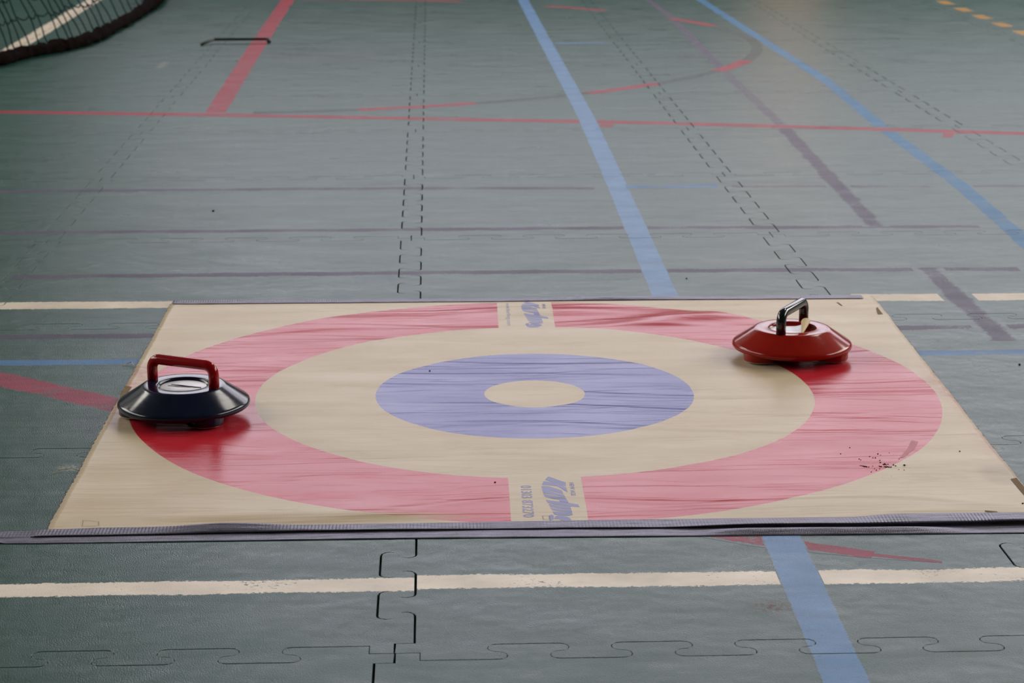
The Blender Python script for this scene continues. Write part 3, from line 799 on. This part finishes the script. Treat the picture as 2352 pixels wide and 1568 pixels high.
# ------------------------------------------------------------------ goal net at the upper left
tn = NT('dark_net_cord'); NETM = tn.out(Base_Color=(0.010, 0.026, 0.030, 1), Roughness=0.9, Specular_IOR_Level=0.1)
th = NT('gathered_net_hem')
HEM = th.out(Base_Color=th.mix(th.noise(th.obj(), 60, 5, 0.75), (0.003, 0.003, 0.003, 1), (0.020, 0.011, 0.009, 1)), Roughness=1.0, Specular_IOR_Level=0.05,
             Normal=th.bump(th.noise(th.obj((1, 3, 1)), 90, 4, 0.7), 0.9, 0.02))
net = empty('goal_net', (-1.3, 6.2, 0)); tag(net, 'dark goal net with a thick gathered hem lying on the floor, upper left', 'net')
off = Vector((-1.3, 6.2, 0))
hem_pts = [(-1.72, 4.80), (-1.50, 4.98), (-1.385, 5.13), (-1.345, 5.30), (-1.300, 5.42), (-1.235, 5.56), (-1.190, 5.72), (-1.165, 5.95), (-1.150, 6.25), (-1.135, 6.6), (-1.128, 7.0), (-1.135, 7.35), (-1.16, 7.75)]
def cr_eval(P, t):
    k = min(int(t), len(P)-2); f = t-k
    a, b, c_, d = (Vector(P[max(0, min(len(P)-1, k+i))]) for i in (-1, 0, 1, 2))
    return 0.5*((2*b)+(c_-a)*f+(2*a-5*b+4*c_-d)*f*f+(3*b-a-3*c_+d)*f**3)
bm = bmesh.new()
N = 170; cen = []
for k in range(N+1):
    t_ = (len(hem_pts)-1)*k/N; p = cr_eval(hem_pts, t_)
    r = 0.021+0.005*noise.noise(Vector((t_*3, 0, 5)))+0.004*noise.noise(Vector((t_*9, 2, 5))) + 0.016*sm(9.6, 10.8, t_)
    cen.append((Vector((p.x, p.y, r*0.95))-off, r))
tube(bm, [c_[0] for c_ in cen], lambda k: cen[k][1], 14)
for vv in bm.verts:
    nz = noise.noise_vector(vv.co*38)
    vv.co += nz*0.010 + noise.noise_vector(vv.co*110)*0.003
    vv.co.z = max(0.0006, vv.co.z)
from_bm('hem', bm, HEM, net, True)
bar = Vector((-1.95, 0, 1.25))
def net_pt(t_, h):
    """t_: place along the hem, h: 0 at the hem .. 1 at the bar"""
    p = cr_eval(hem_pts, t_); top_ = Vector((-1.55, 5.0+(p.y-5.0)*0.95, 1.25))
    b = Vector((p.x-0.012, p.y, 0.035))
    q = b.lerp(top_, h)
    sag = math.sin(PI*min(1, h*1.0))
    q += Vector((-0.05*sag*(1-h) - 0.02*sag, 0.02*math.sin(t_*5)*sag, -0.16*sag*(1-h)*0.6))
    q.z += 0.05*sm(0, 0.05, h)*(1-h)*0.4
    return q
bm = bmesh.new(); rn = random.Random(5)
cols = []
t_ = 0.15
while t_ < len(hem_pts)-1.05:
    ph = rn.uniform(-0.06, 0.06)
    cols.append((t_, ph)); t_ += rn.choice((0.30, 0.36, 0.45, 0.50))
for (t0, ph) in cols:
    pts = []
    for k in range(26):
        h = (k/25)**1.6
        pts.append(net_pt(min(max(0, t0 + ph*math.sin(k*0.9) + 0.18*h), len(hem_pts)-1.001), h) - off)
    tube(bm, pts, 0.0027, 6, False)
for hi, h0 in enumerate((0.085, 0.165, 0.25, 0.34, 0.45, 0.57, 0.70, 0.84, 0.95)):
    pts = []
    for a, b in zip(cols, cols[1:]):
        for f in (0, 0.25, 0.5, 0.75):
            tc_ = a[0]+(b[0]-a[0])*f + 0.18*h0
            hh = h0*(1+0.22*noise.noise(Vector((tc_*0.9, hi*2.7, 1)))) - 0.012*math.sin(PI*f)
            pts.append(net_pt(min(max(0, tc_), len(hem_pts)-1.001), hh) - off)
    tube(bm, pts, 0.0027, 6, False)
from_bm('netting', bm, NETM, net, True)
bm = bmesh.new()
for y in (4.75, 8.4): tube(bm, [Vector((-1.62, y, 0.0))-off, Vector((-1.62, y, 1.27))-off], 0.02, 12)
tube(bm, [Vector((-1.62, 4.75, 1.25))-off, Vector((-1.62, 8.4, 1.25))-off], 0.02, 12)
from_bm('frame', bm, plain('goal_frame_steel', (0.5, 0.5, 0.5, 1), 0.4), net, True)
court_line('pale line seen through the goal net', CREAMP, [(-1.43, 4.6), (-1.43, 6.2), (-1.435, 7.4), (-1.44, 9.0)], 0.075)

# ------------------------------------------------------------------ black bent bar on the wide red line
bm = bmesh.new()
p = round_path([(-0.775, 5.690, 0.005), (-0.738, 5.765, 0.015), (-0.545, 5.765, 0.015), (-0.538, 5.755, 0.004)], 0.008, 6)
tube(bm, p, lambda k: 0.0052 if k < len(p)-5 else 0.0075, 12)
for vv in bm.verts: vv.co -= Vector((-0.65, 5.73, 0)); vv.co.z = max(0.0004, vv.co.z)
bar_o = from_bm('bent_bar', bm, plain('black_bar', (0.012, 0.018, 0.014, 1), 0.35), None, True)
bar_o.location = (-0.65, 5.73, 0)
tag(bar_o, 'thin black bent bar lying across the wide red line in the background', 'bar')

# ------------------------------------------------------------------ dirt
DIRT = plain('dark_soil', (0.018, 0.008, 0.006, 1), 0.9)
def crumb(bm, x, y, z, r, rnd):
    q = bmesh.ops.create_icosphere(bm, subdivisions=1, radius=r)
    for vv in q['verts']:
        vv.co = Vector((vv.co.x*rnd.uniform(0.8, 1.3), vv.co.y*rnd.uniform(0.8, 1.3), vv.co.z*rnd.uniform(0.5, 0.8)))
        vv.co += Vector((x, y, z+r*0.45))
CR_ = [((0.6291, 0.6099), 3), ((0.6329, 0.6078), 2), ((0.6395, 0.6044), 3), ((0.6413, 0.5999), 2.5), ((0.6532, 0.6018), 4), ((0.6231, 0.6403), 2.5), ((0.6299, 0.6587), 2.5), ((0.625, 0.6182), 2.5), ((0.6007, 0.6357), 2), ((0.6021, 0.632), 1.8), ((0.6166, 0.6464), 2), ((0.6198, 0.6408), 1.8), ((0.6264, 0.628), 2), ((0.613, 0.5842), 2), ((0.6046, 0.5761), 2), ((0.6183, 0.5898), 1.8), ((0.6117, 0.5897), 1.6), ((0.6116, 0.6013), 1.5), ((0.6325, 0.6535), 1.5), ((0.6463, 0.6631), 1.3), ((0.6529, 0.6331), 1.5), ((0.6488, 0.5826), 1.8), ((0.6423, 0.5849), 1.5), ((0.581, 0.6615), 2), ((0.5987, 0.6909), 2)]
bm = bmesh.new(); rd = random.Random(2)
for (x, y), s in CR_: crumb(bm, x, y, mat_h(x, y), s*0.00042, rd)
for (a, b), n_ in ((((0.5952, 0.6044), (0.6059, 0.5969)), 55), (((0.6193, 0.6003), (0.6239, 0.5991)), 22), (((0.6249, 0.5981), (0.6346, 0.5956)), 60), (((0.626, 0.608), (0.632, 0.606)), 25)):
    for k in range(n_):
        f = min(1, max(0, rd.gauss(0.5, 0.22))); x = a[0]+(b[0]-a[0])*f+rd.gauss(0, 0.0003); y = a[1]+(b[1]-a[1])*f+rd.gauss(0, 0.0011)
        crumb(bm, x, y, mat_h(x, y), rd.uniform(0.0003, 0.0007), rd)
for k in range(70):
    x = rd.gauss(0.628, 0.02); y = rd.gauss(0.607, 0.03); crumb(bm, x, y, mat_h(x, y), rd.uniform(0.00012, 0.00028), rd)
dr_ = from_bm('soil_crumbs', bm, DIRT)
tag(dr_, 'dark soil crumbs scattered on the right of the red ring', 'dirt', kind='stuff')
for (x, y, r, on, lb) in ((0.1191, 0.5602, 0.0013, 1, 'black grit speck on the red ring left of the front panel'),
                          (0.0362, 1.1159, 0.0015, 1, 'black grit speck on the blue ring'),
                          (0.9428, 1.1175, 0.0020, 0, 'black grit speck on the green floor right of the mat'),
                          (-0.4224, 2.4718, 0.0030, 0, 'dark grit speck on the floor between two violet lines'),
                          (0.5032, 1.7576, 0.0018, 0, 'dark grit speck just right of the broad blue line behind the mat'),
                          (0.7652, 0.4400, 0.0014, 1, 'black grit speck in the near right corner of the mat'),
                          (0.7410, 0.6650, 0.0011, 1, 'tiny grit speck on the cream vinyl right of the soil crumbs')):
    bm = bmesh.new(); crumb(bm, 0, 0, 0, r, rd)
    g = from_bm('grit_speck', bm, DIRT); g.location = (x, y, mat_h(x, y) if on else 0.0002)
    tag(g, lb, 'grit')
